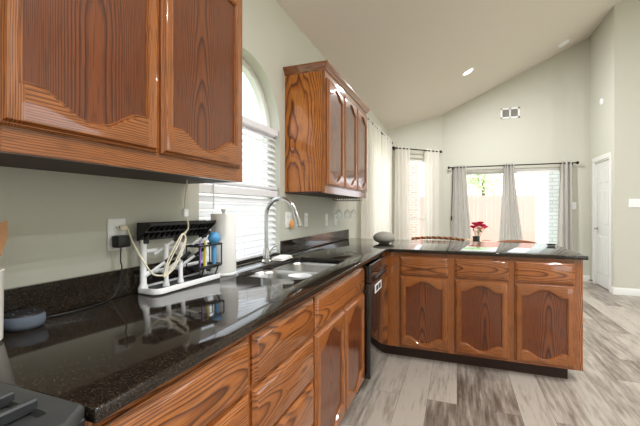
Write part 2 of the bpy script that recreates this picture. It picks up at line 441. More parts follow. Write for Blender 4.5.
# panelled interior door with casing
d2 = bpy.data.objects.new('door_2', None); COL.objects.link(d2); d2.location = (XR + .05, D0, 0); d2['kind'] = 'structure'; ORG['door_2'] = V((XR + .05, D0, 0))
mb = MB(); mb.box(XR + .02, XR + .055, D0 + .02, D1 - .02, .012, 2.01)
for (a, b) in ((D0 + .10, (D0 + D1) / 2 - .03), ((D0 + D1) / 2 + .03, D1 - .10)):
    for z0, z1 in ((.2, .82), (1.0, 1.55), (1.66, 1.9)):
        L = []
        for d, h in ((0, .0199), (.012, .013), (.03, .013), (.05, .017)):
            hh = XR + h
            L.append([(hh, a + d, z0 + d), (hh, b - d, z0 + d), (hh, b - d, z1 - d), (hh, a + d, z1 - d)])
        mb.loops(L, cap1=True)
leaf = mb.build('door_leaf', 'door', d2)
mb = MB(); mb.lathe([(.026, 0), (.026, .008), (.012, .012), (.012, .045)], (XR + .0195, D1 - .075, .93), axis=(-1, 0, 0), n=16)
mb.tube([(XR - .025, D1 - .075, .93), (XR - .03, D1 - .12, .932), (XR - .028, D1 - .21, .928)], .009, 8, smooth=4); mb.build('door_handle', 'chrome', leaf)
mb = MB(); t_ = .014
for y0, y1, z0, z1 in ((D0 - .07, D0, 0, 2.03), (D1, D1 + .07, 0, 2.03), (D0 - .07, D1 + .07, 2.03, 2.10)):
    mb.box(XR - t_, XR, y0, y1, z0, z1, .003)
mb.build('door_casing', 'trim', d2)
mb = MB()
for y0, y1, z0, z1 in ((D0, D0 + .018, 0, 2.012), (D1 - .018, D1, 0, 2.012), (D0, D1, 2.012, 2.03)): mb.box(XR, XR + .12, y0, y1, z0, z1)
mb.build('door_jamb', 'trim', d2)
mb = MB(); mb.box(XR + .13, XR + .15, YB + .13, YF - .002, 0, 2.4); struct('wall_closet', mb, 'wall')

# outdoors
mb = MB(); mb.box(-14, 14, -10, 30, -.25, -.101); struct('ground', mb, 'lawn')
mb = MB(); mb.box(-6.7, -6.5, -2.0, 15, -.1, 2.7); struct('wall_neighbour', mb, 'brick_pale')
mb = MB(); mb.box(-1.9, -1.12, 11.2, 12.0, -.1, 4.2); struct('wall_corner', mb, 'brick_red')
mb = MB(); mb.box(1.72, 2.35, 8.4, 9.7, -.1, 3.2); struct('wall_patio', mb, 'brick_white')
f_ = thing('garden_fence', 'pale pinkish wooden board fence seen through the sliding glass door', 'fence', (1.5, 14, -.1))
mb = MB(); x = -4.3
while x < 9:
    mb.box(x, x + .14, 13.98, 14.0, -.1, 1.74 + random.uniform(-.012, .012)); x += .1428
mb.build('board_panel', 'fence', f_)
mb = MB()
for z in (.35, 1.5): mb.box(-4.3, 9, 14.0, 14.04, z, z + .09)
mb.build('fence_rail', 'fence', f_)
t_ = thing('garden_tree', 'pale green leafy tree rising behind the board fence', 'tree', (1.0, 16.5, -.1))
mb = MB(); mb.tube([(1.0, 16.5, -.1), (1.05, 16.5, 1.2), (1.0, 16.5, 2.6)], [.12, .09, .05], 8, smooth=3); mb.build('trunk', 'bark', t_)
mb = MB(); rr = random.Random(3)
for k in range(1500):
    c0 = rr.choice([(.8, 16.5, 2.2, .8), (1.3, 16.5, 2.5, .7), (.6, 16.4, 2.9, .65), (1.05, 16.6, 3.2, .55)])
    d_ = V((rr.gauss(0, 1), rr.gauss(0, 1), rr.gauss(0, 1))).normalized() * c0[3] * rr.random() ** .4
    p = V(c0[:3]) + d_; a = V((rr.gauss(0, 1), rr.gauss(0, 1), rr.gauss(0, 1))).normalized() * .07; b = a.orthogonal().normalized() * .045
    mb.face([tuple(p - a), tuple(p + b), tuple(p + a), tuple(p - b)])
mb.build('foliage', 'leaf_tree', t_, recalc=False, smooth=0)

# ------------------------------------------------------------------ joinery
ZV = V((0, 0, 1))
class Face:
    """plane of a cabinet front: a along U, b up, h out along N"""
    def __init__(s, o, U, N): s.o, s.U, s.N = V(o), V(U), V(N)
    def __call__(s, a, b, h): return tuple(s.o + s.U * a + ZV * b + s.N * h)

def drawer_front(F, a0, a1, b0, b1, parent, name='drawer'):
    mb = MB(); L = []
    for d, h in ((0, 0), (0, .008), (.004, .011), (.006, .011), (.018, .019), (.022, .020)):
        L.append([F(a0 + d, b0 + d, h), F(a1 - d, b0 + d, h), F(a1 - d, b1 - d, h), F(a0 + d, b1 - d, h)])
    c = F((a0 + a1) / 2, (b0 + b1) / 2, 0); off = random.uniform(0, 40); uo = random.uniform(-.05, .05); al = tuple(F.U)
    for i in range(len(L) - 1):
        for k in range(4): mb.face([L[i][k], L[i][(k + 1) % 4], L[i + 1][(k + 1) % 4], L[i + 1][k]], 0, al, c, off, uo)
    mb.face(L[-1], 0, al, c, off, uo); mb.face(L[0][::-1], 0, al, c, off, uo)
    return mb.build(name, 'oak', parent, smooth=20)

def door_front(F, a0, a1, b0, b1, parent, sw=.05, sh=.095, rise=.06):
    """cathedral door: frame of stiles and rails round a recessed panel, arched at both ends"""
    xl, xr, yb, yt = a0 + sw, a1 - sw, b0 + sh, b1 - sh; n = 20; cx, hw = (xl + xr) / 2, (xr - xl) / 2
    g = lambda x: (0 if abs((x - cx) / hw) > .86 else .5 + .5 * cos(pi * (abs(x - cx) / hw / .86) ** 1.15)) * rise
    P = []      # (inner point, direction, outer point, board)
    for k in range(n + 1):
        x = xl + (xr - xl) * k / n; P.append(((x, yb - g(x)), (0, -1), (x, b0), 'b'))
    P.append(((xr, yb), (1, -1), (a1, b0), 's1'))
    P.append(((xr, yb), (1, 0), (a1, yb), 's1')); P.append(((xr, yt), (1, 0), (a1, yt), 's1'))
    P.append(((xr, yt), (1, 1), (a1, b1), 's1'))
    for k in range(n + 1):
        x = xr - (xr - xl) * k / n; P.append(((x, yt + g(x)), (0, 1), (x, b1), 't'))
    P.append(((xl, yt), (-1, 1), (a0, b1), 's0'))
    P.append(((xl, yt), (-1, 0), (a0, yt), 's0')); P.append(((xl, yb), (-1, 0), (a0, yb), 's0'))
    P.append(((xl, yb), (-1, -1), (a0, b0), 's0'))
    def outr(d, h): return [F(o[0] - t[0] * d, o[1] - t[1] * d, h) for i, t, o, b in P]
    def innr(d, h): return [F(i[0] + t[0] * d, i[1] + t[1] * d, h) for i, t, o, b in P]
    L = [outr(0, 0), outr(0, .008), outr(.004, .011), outr(.006, .011), outr(.012, .019), outr(.015, .020),
         innr(.011, .020), innr(.008, .017), innr(.004, .0185), innr(0, .011), innr(0, 0)]
    mb = MB(); N_ = len(P)
    offs = {b: (random.uniform(0, 40), random.choice((-1, 1)) * random.uniform(.06, .13)) for b in ('b', 't', 's0', 's1')}
    cen = {'b': F(cx, b0 + .05, 0), 't': F(cx, b1 - .05, 0), 's0': F(a0 + sw / 2, (b0 + b1) / 2, 0), 's1': F(a1 - sw / 2, (b0 + b1) / 2, 0)}
    for i in range(len(L) - 1):
        for k in range(N_):
            k2 = (k + 1) % N_; ba, bb = P[k][3], P[k2][3]
            b = ba if ba == bb else (ba if ba[0] == 's' else bb)
            mb.face([L[i][k], L[i][k2], L[i + 1][k2], L[i + 1][k]], 0, tuple(F.U) if b in 'bt' else (0, 0, 1), cen[b], offs[b][0], offs[b][1])
    d = mb.build('door', 'oak', parent, smooth=20)
    pn = MB(); lp = [(i[0] + t[0] * .003, i[1] + t[1] * .003) for i, t, o, b in P if not (abs(t[0]) == 1 and abs(t[1]) == 1)]
    c = F(cx, (b0 + b1) / 2, 0); off = random.uniform(0, 40); uo = random.uniform(-.03, .03)
    fr, bk = [F(a, b, .0095) for a, b in lp], [F(a, b, .001) for a, b in lp]
    pn.face(fr, 0, (0, 0, 1), c, off, uo); pn.face(bk[::-1], 0, (0, 0, 1), c, off, uo)
    for k in range(len(lp)): k2 = (k + 1) % len(lp); pn.face([fr[k], fr[k2], bk[k2], bk[k]], 0, (0, 0, 1), c, off, uo)
    pn.build('panel', 'oak_panel', d, smooth=0)
    return d

def face_frame(F, boards, parent, t=.02):
    mb = MB()
    for a0, a1, b0, b1, ax in boards:
        al = tuple(F.U) if ax == 'h' else (0, 0, 1)
        p, q = V(F(a0, b0, -t)), V(F(a1, b1, 0))
        mb.box(min(p.x, q.x), max(p.x, q.x), min(p.y, q.y), max(p.y, q.y), min(p.z, q.z), max(p.z, q.z), .001, 0, al, ub=.12)
    return mb.build('face_frame', 'oak', parent, smooth=20)

CT, CB = .914, .887           # counter top, counter underside
XC = -.585                    # plane of the left run's face frames
FL = Face((XC, 0, 0), (0, 1, 0), (1, 0, 0))
def base_carcass(y0, y1, parent):
    mb = MB(); mb.box(XL + .02, XC - .0205, y0 + .001, y1 - .001, .10, CB - .001, .001, 0, (0, 0, 1)); mb.build('carcass', 'oak', parent)
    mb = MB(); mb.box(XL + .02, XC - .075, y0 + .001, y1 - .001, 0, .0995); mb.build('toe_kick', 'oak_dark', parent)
ROWS = [(.703, .857), (.512, .690), (.322, .500), (.128, .310)]
for y0, y1, a0, a1, lab in ((.412, .9265, .425, .916, 'oak base cabinet of four drawers beside the black range'), (.9275, 1.433, .938, 1.424, 'oak base cabinet of four drawers between sink cabinet and its twin by the range')):
    c = thing('drawer_cabinet', lab, 'cabinet', (XC, (y0 + y1) / 2, 0), 'drawer cabinets under the long counter')
    base_carcass(y0, y1, c)
    face_frame(FL, [(y0, a0 + .012, .10, CB - .001, 'v'), (a1 - .012, y1, .10, CB - .001, 'v')] + [(a0 + .012, a1 - .012, z0, z1, 'h') for z0, z1 in ((.10, .14), (.30, .335), (.49, .525), (.68, .715), (.845, CB - .001))], c)
    for z0, z1 in ROWS: drawer_front(FL, a0, a1, z0, z1, c)
y0, y1 = 1.434, 2.325
c = thing('sink_cabinet', 'oak double-door sink base cabinet beside the black dishwasher', 'cabinet', (XC, (y0 + y1) / 2, 0))
mb = MB()
for (a, b, e, f, g0, g1) in ((XL + .02, XC - .0205, y0 + .001, y0 + .019, .1, CB - .001), (XL + .02, XC - .0205, y1 - .019, y1 - .001, .1, CB - .001), (XL + .02, XL + .03, y0 + .019, y1 - .019, .1, CB - .001), (XL + .03, XC - .0205, y0 + .019, y1 - .019, .1, .118)):
    mb.box(a, b, e, f, g0, g1, 0, 0, (0, 0, 1))
mb.build('carcass', 'oak', c)
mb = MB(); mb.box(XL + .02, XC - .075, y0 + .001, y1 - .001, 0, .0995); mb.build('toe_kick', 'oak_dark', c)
face_frame(FL, [(y0, y0 + .03, .10, CB - .001, 'v'), (y1 - .03, y1, .10, CB - .001, 'v'), ((y0 + y1) / 2 - .02, (y0 + y1) / 2 + .02, .14, .68, 'v')] + [(y0 + .03, y1 - .03, z0, z1, 'h') for z0, z1 in ((.10, .14), (.68, .715), (.845, CB - .001))], c)
drawer_front(FL, 1.447, 2.312, .703, .857, c, 'false_drawer')
door_front(FL, 1.447, 1.874, .116, .690, c); door_front(FL, 1.886, 2.312, .116, .690, c)

# dishwasher
c = thing('dishwasher', 'black dishwasher set between sink cabinet and corner of the peninsula', 'dishwasher', (XC, 2.635, 0))
mb = MB(); mb.box(XL + .05, XC - .001, 2.334, 2.936, .09, CB - .004); mb.build('body', 'black', c)
mb = MB(); mb.box(XC, XC + .052, 2.332, 2.938, .115, .745, .006, seg=2); mb.build('door', 'black_gloss', c)
mb = MB(); mb.box(XC, XC + .056, 2.332, 2.938, .748, .872, .008, seg=2); mb.build('control_panel', 'black_gloss', c)
mb = MB(); mb.box(XC + .050, XC + .066, 2.44, 2.83, .752, .772, .006, seg=2); mb.build('handle', 'black', c)
mb = MB(); mb.box(XC - .06, XC - .04, 2.336, 2.934, .0, .11); mb.build('kick_plate', 'black', c)
for k in range(5):
    mb = MB(); mb.box(XC + .0555, XC + .0575, 2.60 + k * .05, 2.625 + k * .05, .80, .812, .001); mb.build('button', 'mat_grey', c)
c = thing('magnet_sign', 'small white magnet sign with black squares on the dishwasher front', 'sign', (XC + .0525, 2.57, .66))
mb = MB(); mb.box(XC + .0522, XC + .0555, 2.46, 2.68, .655, .715, .001); mb.build('plate', 'white', c)
mb = MB(); mb.box(XC + .0555, XC + .0562, 2.49, 2.56, .667, .703); mb.box(XC + .0555, XC + .0562, 2.58, 2.65, .667, .703); mb.build('print', 'black', c)

# peninsula cabinet
YP = 3.02
FP = Face((0, YP, 0), (1, 0, 0), (0, -1, 0))
c = thing('peninsula_cabinet', 'oak peninsula base cabinet with three drawers over three arched panel doors', 'cabinet', (.13, 3.33, 0))
mb = MB(); mb.box(-.584, .828, YP + .0205, 3.64, .10, CB - .001, .001, 0, (0, 0, 1)); mb.box(XL + .02, -.586, 2.96, 3.64, .10, CB - .001, .001, 0, (0, 0, 1)); mb.build('carcass', 'oak', c)
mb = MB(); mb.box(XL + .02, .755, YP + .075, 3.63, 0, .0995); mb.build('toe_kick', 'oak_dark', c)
PD = [(-.444, -.064), (-.018, .362), (.401, .778)]
st = [(-.566, -.432), (-.076, -.006), (.350, .413), (.766, .828)]
face_frame(FP, [(a, b, .10, CB - .001, 'v') for a, b in st] + [(st[i][1], st[i + 1][0], z0, z1, 'h') for i in range(3) for z0, z1 in ((.10, .14), (.68, .715), (.845, CB - .001))], c)
mb = MB(); mb.box(XC - .02, XC + .018, 2.945, 3.019, .10, CB - .001, .001, 0, (0, 0, 1)); mb.build('corner_filler', 'oak', c)
for a, b in PD:
    drawer_front(FP, a, b, .703, .857, c); door_front(FP, a, b, .116, .690, c, rise=.05, sh=.09)

# upper cabinets
FU = Face((-.87, 0, 0), (0, 1, 0), (1, 0, 0))
def upper(y0, y1, doors, label, side_mat, crown):
    zb, zt = 1.355, 2.225
    c = thing('wall_cabinet', label, 'cabinet', (XL, (y0 + y1) / 2, zb), 'oak wall cabinets')
    mb = MB(); mb.box(XL + .001, -.8905, y0, y1, zb + .012, zt, .001, 0, (0, 0, 1)); mb.build('carcass', side_mat, c)
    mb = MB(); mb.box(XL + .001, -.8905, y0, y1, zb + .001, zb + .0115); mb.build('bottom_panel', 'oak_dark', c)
    bs = [(y0, doors[0][0] + .012, zb, zt, 'v'), (doors[-1][1] - .012, y1, zb, zt, 'v')]
    bs += [(doors[i][1] - .012, doors[i + 1][0] + .012, zb + .067, zt - .04, 'v') for i in range(len(doors) - 1)]
    bs += [(doors[0][0] + .012, doors[-1][1] - .012, zb, zb + .067, 'h'), (doors[0][0] + .012, doors[-1][1] - .012, zt - .04, zt, 'h')]
    face_frame(FU, bs, c)
    for a, b in doors: door_front(FU, a, b, 1.41, 2.175, c, sw=.045, sh=.100, rise=.055)
    pr = [(0, 0), (.004, .004), (.010, .008), (.016, .022), (.030, .034), (.034, .040), (.034, .052), (0, .052)]
    path = [(XL, y0, 0), (-.87, y0, 0), (-.87, y1, 0), (XL, y1, 0)]; dr = [(0, -1), (1, -1), (1, 1), (0, 1)]
    mb = MB(); L = [[(p[0] + d[0] * a, p[1] + d[1] * a, zt - .006 + b) for a, b in pr] for p, d in zip(path, dr)]
    for i in range(3):
        al = ((1, 0, 0), (0, 1, 0), (1, 0, 0))[i]; off = random.uniform(0, 30)
        for k in range(len(pr) - 1): mb.face([L[i][k], L[i][k + 1], L[i + 1][k + 1], L[i + 1][k]], 0, al, L[i][0], off, .05)
    mb.face([L[i][-1] for i in range(4)], 0, (0, 1, 0)); mb.build('crown_moulding', 'oak', c, smooth=20, recalc=True)
    return c
upper(.41, 1.335, [(.44, .853), (.868, 1.302)], 'oak two-door wall cabinet over the counter beside the arched window', 'oak_veneer', True)
upper(2.37, 3.60, [(2.40, 2.785), (2.80, 3.185), (3.20, 3.575)], 'oak three-door wall cabinet between arched window and cream sheer curtains', 'oak_veneer', True)

# ------------------------------------------------------------------ counter, sink, tap
c = thing('countertop', 'polished black speckled granite countertop running round onto the peninsula', 'countertop', (XC, 2.2, CB))
HOLE = rrect(-1.035, -.665, 1.50, 2.24, .07)
def slab_mb():
    outer = [(XL + .0005, .412), (-.546, .412), (-.546, 2.985), (.85, 2.985), (.85, 3.97), (XL + .0005, 3.97)]
    base = poly_slab(outer, [HOLE], lambda a, b, h: (a, b, CB + h), CT - CB)
    bm = bmesh.new(); vs = [bm.verts.new(p) for p in base.v]
    for ids, m, uv in base.f: bm.faces.new([vs[i] for i in ids])
    bmesh.ops.recalc_face_normals(bm, faces=list(bm.faces))
    ed = [e for e in bm.edges if e.calc_face_angle(0) > 1.2 and abs(e.verts[0].co.z - e.verts[1].co.z) < 1e-4]
    bmesh.ops.bevel(bm, geom=ed, offset=.005, segments=3, affect='EDGES', profile=.5)
    mb = MB()
    for f in bm.faces: mb.face([tuple(v.co) for v in f.verts])
    bm.free(); return mb
slab_mb().build('slab', 'granite', c)
for y0, y1 in ((.412, 1.428), (2.292, 3.97)):
    mb = MB(); mb.box(XL + .0005, XL + .02, y0, y1, CT + .0005, 1.014, .002); mb.build('backsplash', 'granite', c)

c = thing('sink', 'stainless double-bowl sink set under the granite below the arched window', 'sink', (-.85, 1.87, .70))
for y0, y1 in ((1.492, 1.862), (1.878, 2.248)):
    mb = MB(); L = []
    for d, z, r in ((-.012, .8862, .075), (0, .8862, .07), (.004, .86, .07), (.012, .73, .07), (.03, .706, .06), (.06, .702, .05)):
        L.append([(x, y, z) for x, y in rrect(-1.043 + d, -.657 - d, y0 + d, y1 - d, r)])
    mb.loops(L, cap1=True); mb.build('basin', 'steel', c, recalc=False)
    mb = MB(); mb.lathe([(.045, 0), (.043, .003), (.03, .003), (.028, -.0005), (0, -.0005)], (-.85, (y0 + y1) / 2, .7025), 24); mb.build('drain', 'chrome', c)
mb = MB(); mb.box(-1.035, -.665, 1.8625, 1.8775, .78, .884, .004); mb.build('divider', 'steel', c)

c = thing('faucet', 'brushed gooseneck pull-down faucet standing behind the sink', 'faucet', (-1.10, 1.95, CT))
mb = MB(); mb.lathe([(.031, 0), (.031, .006), (.026, .012), (.021, .018), (.019, .07), (.0145, .09)], (-1.10, 1.95, CT + .0005), 24); mb.build('base', 'chrome', c)
pts = [(-1.10, 1.95, CT + .09), (-1.10, 1.95, 1.05), (-1.10, 1.95, 1.19)]
for k in range(1, 9): a = pi - k * (pi * .93) / 8; pts.append((-1.0 + .1 * cos(a), 1.95, 1.20 + .105 * sin(a)))
mb = MB(); mb.tube(pts, .0125, 14, smooth=5); mb.build('neck', 'chrome', c)
e = V(pts[-1]); dn = V((.35, 0, -1)).normalized()
mb = MB(); mb.tube([e - dn * .004, e + dn * .015, e + dn * .075, e + dn * .09], [.014, .0155, .018, .016], 16); mb.build('spray_head', 'chrome', c)
mb = MB(); mb.tube([(-1.10, 1.965, .965), (-1.10, 1.99, .965)], .014, 12); mb.tube([(-1.10, 1.985, .968), (-1.085, 2.0, .995), (-1.045, 2.01, 1.02)], [.007, .006, .005], 8, smooth=4); mb.build('handle', 'chrome', c)

c = thing('tumbler', 'plain white cup standing inside the stainless sink', 'cup', (-.765, 1.71, .7025))
mb = MB(); mb.lathe([(0, .004), (.035, 0), (.046, .004), (.060, .19), (.0625, .192), (.060, .186), (.050, .02), (0, .014)], (-.765, 1.71, .703), 32); mb.build('cup_body', 'white', c)
c = thing('sponge_caddy', 'small pale caddy hooked on the sink wall near the arched window', 'caddy', (-1.0, 1.70, .82))
mb = MB(); L = []
for d, z in ((0, .80), (.004, .86), (.004, .885)): L.append([(x, y, z) for x, y in rrect(-1.022 - d * .5, -.975 + d, 1.655 - d, 1.745 + d, .015, 3)])
for d, z in ((.001, .885), (-.002, .806)): L.append([(x, y, z) for x, y in rrect(-1.022 - d * .5, -.975 + d, 1.655 - d, 1.745 + d, .015, 3)])
mb.loops(L, cap0=True, cap1=True); mb.build('tray', 'grey_clip', c)
mb = MB(); mb.box(-1.012, -.985, 1.67, 1.73, .808, .90, .006, seg=2); mb.build('sponge', 'white', c)

c = thing('dish_cloth', 'folded white cloth lying on the counter behind the faucet', 'cloth', (-1.06, 2.07, CT))
mb = MB()
for k, (dz, s) in enumerate(((0, 1), (.011, .94))):
    L = []
    for d, z in ((.006, 0), (0, .004), (0, .007), (.006, .0105)): L.append([(x, y, CT + .0008 + dz + z + .003 * sin(30 * y + k)) for x, y in rrect(-1.06 - .04 * s + d, -1.06 + .045 * s - d, 2.08 - .08 * s + d, 2.08 + .08 * s - d, .012, 3)])
    mb.loops(L, cap0=True, cap1=True)
mb.build('cloth_fold', 'paper', c)

# ------------------------------------------------------------------ range
c = thing('range', 'black range with cast-iron grates beside the granite counter', 'stove', (-.84, .02, 0))
mb = MB(); mb.box(XL + .03, -.56, -.36, .408, .10, .90, .003); mb.box(XL + .05, -.62, -.34, .39, 0, .0995); mb.build('body', 'black', c)
mb = MB(); L = []
for d, z in ((0, .9005), (0, .915), (.005, .922), (.018, .926), (.045, .927), (.05, .918)):
    L.append([(x, y, z) for x, y in ((XL + .03 + d, -.36 + d), (-.585, -.36 + d), (-.535 - d, -.31), (-.535 - d, .36), (-.565 - d * .6, .408 - d), (XL + .03 + d, .408 - d))])
mb.loops(L, cap0=True, cap1=True); mb.build('cooktop', 'grey_enamel', c)
for y0, y1 in ((-.32, .02), (.03, .37)):
    mb = MB()
    for k in range(9): x = XL + .10 + k * .0575; mb.box(x - .006, x + .006, y0, y1, .920, .940, .003)
    mb.box(XL + .09, XL + .57, y0, y0 + .012, .9185, .932, .002); mb.box(XL + .09, XL + .57, (y0 + y1) / 2 - .006, (y0 + y1) / 2 + .006, .9185, .932, .002)
    mb.build('grate', 'black_iron', c)
for x, y in ((-.98, -.15), (-.98, .2), (-.72, -.15), (-.72, .2)):
    mb = MB(); mb.lathe([(.05, 0), (.05, .008), (.035, .012), (.0, .012)], (x, y, .9183), 20); mb.build('burner', 'black', c)
mb = MB(); mb.box(-.56, -.53, -.35, .398, .16, .78, .005); mb.build('oven_door', 'black_gloss', c)
mb = MB(); mb.tube([(-.53, -.28, .74), (-.495, -.28, .74), (-.495, .33, .74), (-.53, .33, .74)], .011, 10); mb.build('oven_handle', 'steel', c)
for k in range(5):
    mb = MB(); mb.lathe([(.022, 0), (.02, .02), (.0, .022)], (-.56, -.25 + k * .14, .85), 16, axis=(1, 0, 0)); mb.build('knob', 'black', c)

# ------------------------------------------------------------------ things on the counter
c = thing('utensil_crock', 'cream ceramic utensil crock on the counter beside the range', 'crock', (-1.076, .499, CT))
mb = MB(); mb.lathe([(0, .0008), (.054, .0008), (.058, .006), (.060, .17), (.0615, .174), (.059, .176), (.055, .172), (.053, .012), (0, .010)], (-1.076, .499, CT), 36); mb.build('crock_body', 'ceramic', c)
c = thing('wooden_spatula', 'wooden spatula standing upright in the cream crock', 'spatula', (-1.076, .524, CT + .012))
mb = MB(); L = []
for t, w, th in ((0, .007, .006), (.5, .007, .006), (.62, .012, .005), (.72, .026, .004), (.9, .031, .003), (1.0, .026, .002)):
    p = V((-1.076, .492, CT + .014)).lerp(V((-1.084, .548, 1.197)), t)
    L.append([tuple(p + V((a * .3, a, 0)) + V((b, -b * .3, 0))) for a, b in ((-w, -th), (w, -th), (w, th), (-w, th))])
    if t == 1.0: L[-1] = [tuple(V(q) + V((0, 0, .012 * (1 if i in (1, 2) else -1)))) for i, q in enumerate(L[-1])]
mb.loops(L, cap0=True, cap1=True); sob = mb.build('blade', 'wood_pale', c)

c = thing('smart_speaker', 'round squat smart speaker with charcoal fabric sides on the granite counter', 'speaker', (-1.108, .628, CT))
mb = MB(); mb.lathe([(0, .0008), (.040, .0008), (.0465, .006), (.049, .014), (.049, .030), (.0465, .037)], (-1.108, .628, CT), 36); mb.build('fabric_band', 'fabric_grey', c)
mb = MB(); mb.lathe([(.0464, .0372), (.043, .041), (.0, .0415)], (-1.108, .628, CT), 36); mb.build('top_plate', 'black', c)
for a in range(4):
    mb = MB(); mb.lathe([(.004, 0), (.003, .0012), (0, .0012)], (-1.108 + .026 * cos(a * pi / 2), .628 + .026 * sin(a * pi / 2), CT + .0414), 12); mb.build('button', 'mat_grey', c)

def outlet(y, z, label, wide=1, kind='outlet'):
    w = .037 * wide if wide == 1 else .058
    c = thing('wall_outlet' if kind == 'outlet' else 'light_switch', label, kind if kind == 'outlet' else 'switch', (XL, y, z), 'wall plates over the counter')
    mb = MB(); mb.box(XL + .0005, XL + .0065, y - w, y + w, z - .058, z + .058, .0025, seg=2); mb.build('plate', 'white', c)
    for gy in ([y] if wide == 1 else [y - .023, y + .023]):
        if kind == 'outlet':
            for dz in (-.022, .022):
                mb = MB(); mb.lathe([(.0165, 0), (.016, .002), (0, .002)], (XL + .0066, gy, z + dz), 20, axis=(1, 0, 0)); r = mb.build('receptacle', 'white', c)
                s_ = MB(); s_.box(XL + .0085, XL + .0092, gy - .007, gy - .005, z + dz, z + dz + .008); s_.box(XL + .0085, XL + .0092, gy + .005, gy + .007, z + dz, z + dz + .008); s_.build('slot', 'black', r)
        else:
            mb = MB(); mb.box(XL + .0066, XL + .011, gy - .011, gy + .011, z - .03, z + .03, .002); mb.build('rocker', 'white', c)
    return c
outlet(.972, 1.145, 'white outlet plate with black adapter above the drying rack end')
outlet(2.425, 1.162, 'white wall plate with amber night light behind the faucet', 2)
outlet(2.752, 1.152, 'white wall plate just past the amber night light under the three-door cabinet', 1)
outlet(3.25, 1.14, 'white switch plate between the plate by the faucet and the last plate', 1, 'switch')
outlet(3.525, 1.132, 'white wall plate last in the row near the stemware rack', 1)

c = thing('night_light', 'amber plug-in night light on the wall plate behind the faucet', 'night light', (XL + .009, 2.448, 1.13))
mb = MB(); mb.box(XL + .0092, XL + .03, 2.428, 2.47, 1.10, 1.158, .008, seg=2); mb.build('shade', 'orange', c)
c = thing('power_adapter', 'black power adapter plugged into the outlet left of the rack'.replace(' left of', ' beside'), 'adapter', (XL + .009, .972, 1.12))
mb = MB(); mb.box(XL + .0093, XL + .045, .945, 1.0, 1.098, 1.142, .006, seg=2); mb.build('body', 'black', c)
mb = MB(); mb.tube([(XL + .03, .968, 1.099), (XL + .031, .966, 1.05), (XL + .03, .972, 1.022), (XL + .034, .955, .96), (XL + .04, .925, .925), (-1.128, .86, .9175), (-1.12, .78, .9175), (-1.135, .70, .9175), (-1.118, .673, .921)], .0024, 8, smooth=6); mb.build('cord', 'black', c)

# drying rack
c = thing('drying_rack', 'white and black bottle drying rack with grey mat on the counter', 'rack', (-1.10, 1.235, CT))
X0, X1, Y0, Y1 = -1.155, -1.040, 1.030, 1.430
mb = MB(); L = []
for d, z in ((.004, .0008), (0, .004), (0, .021), (.002, .024), (.006, .024), (.008, .012)):
    L.append([(x, y, CT + z) for x, y in rrect(X0 + d, X1 - d, Y0 + d, Y1 - d, .03 - d, 5)])
mb.loops(L, cap0=True, cap1=True); mb.build('tray', 'white', c)
mb = MB(); L = []
for d, z in ((.011, .0125), (.011, .0165), (.013, .0175)): L.append([(x, y, CT + z) for x, y in rrect(X0 + d, X1 - d, Y0 + d, Y1 - d, .02, 5)])
mb.loops(L, cap0=True, cap1=True); mb.build('mat', 'mat_grey', c)
for x, y, z1, r in ((-1.128, 1.048, 1.12, .012), (-1.128, 1.395, 1.12, .012), (-1.085, 1.12, 1.10, .009), (-1.085, 1.20, 1.10, .009)):
    mb = MB(); mb.lathe([(r * 1.5, 0), (r * 1.4, .008), (r, .022), (r, z1 - CT - .018)], (x, y, CT + .018), 16); mb.build('post', 'white', c)
for z in (.99, 1.075):
    mb = MB(); mb.tube([(-1.128, 1.060, z), (-1.128, 1.384, z)], .008, 10); mb.tube([(-1.1275, 1.12, z), (-1.085, 1.12, z)], .007, 8); mb.tube([(-1.1275, 1.20, z), (-1.085, 1.20, z)], .007, 8); mb.build('rail', 'white', c)
mb = MB()   # slotted holder along the top
mb.box(-1.155, -1.145, 1.04, 1.44, 1.115, 1.186, .002)
for k in range(15):
    y = 1.043 + k * .0281
    A = [(-1.146, y - .003, 1.184), (-1.085, y - .003, 1.184), (-1.09, y - .003, 1.170), (-1.146, y - .003, 1.12)]
    B = [(p[0], y + .003, p[2]) for p in A]; mb.loops([A, B], cap0=True, cap1=True)
mb.box(-1.095, -1.085, 1.04, 1.4394, 1.172, 1.186, .002); mb.box(-1.118, -1.112, 1.04, 1.4394, 1.146, 1.153, .001)
mb.box(-1.142, -1.114, 1.040, 1.064, 1.105, 1.122, .002); mb.box(-1.142, -1.114, 1.381, 1.409, 1.105, 1.122, .002)
mb.build('slotted_holder', 'black', c)
for y, z in ((1.105, 1.03), (1.19, 1.03), (1.15, 1.11), (1.275, 1.035), (1.32, 1.11)):
    mb = MB(); mb.tube([(-1.12, y - .055, z - .05), (-1.075, y, z)], .0065, 8); g = mb.build('peg', 'white', c)
    mb = MB(); mb.tube([(-1.075, y, z), (-1.05, y + .03, z + .028)], .0075, 8); mb.build('peg_tip', 'black', g)
cad = MB()
for z in (1.078, .985):
    cad.tube([(-1.098, 1.25, z), (-1.03, 1.25, z), (-1.03, 1.405, z), (-1.098, 1.405, z), (-1.098, 1.25, z)], .0045, 8)
cad.box(-1.098, -1.03, 1.25, 1.405, .975, .981, .001)
for x, y in ((-1.03, 1.25), (-1.03, 1.405), (-1.098, 1.25), (-1.098, 1.405)): cad.tube([(x, y, .980), (x, y, 1.078)], .003, 6)
for x, y in ((-1.03, 1.28), (-1.03, 1.38)): cad.tube([(x, y, .978), (x - .02, y, .93)], .003, 6)
cad.build('side_caddy', 'black', c)
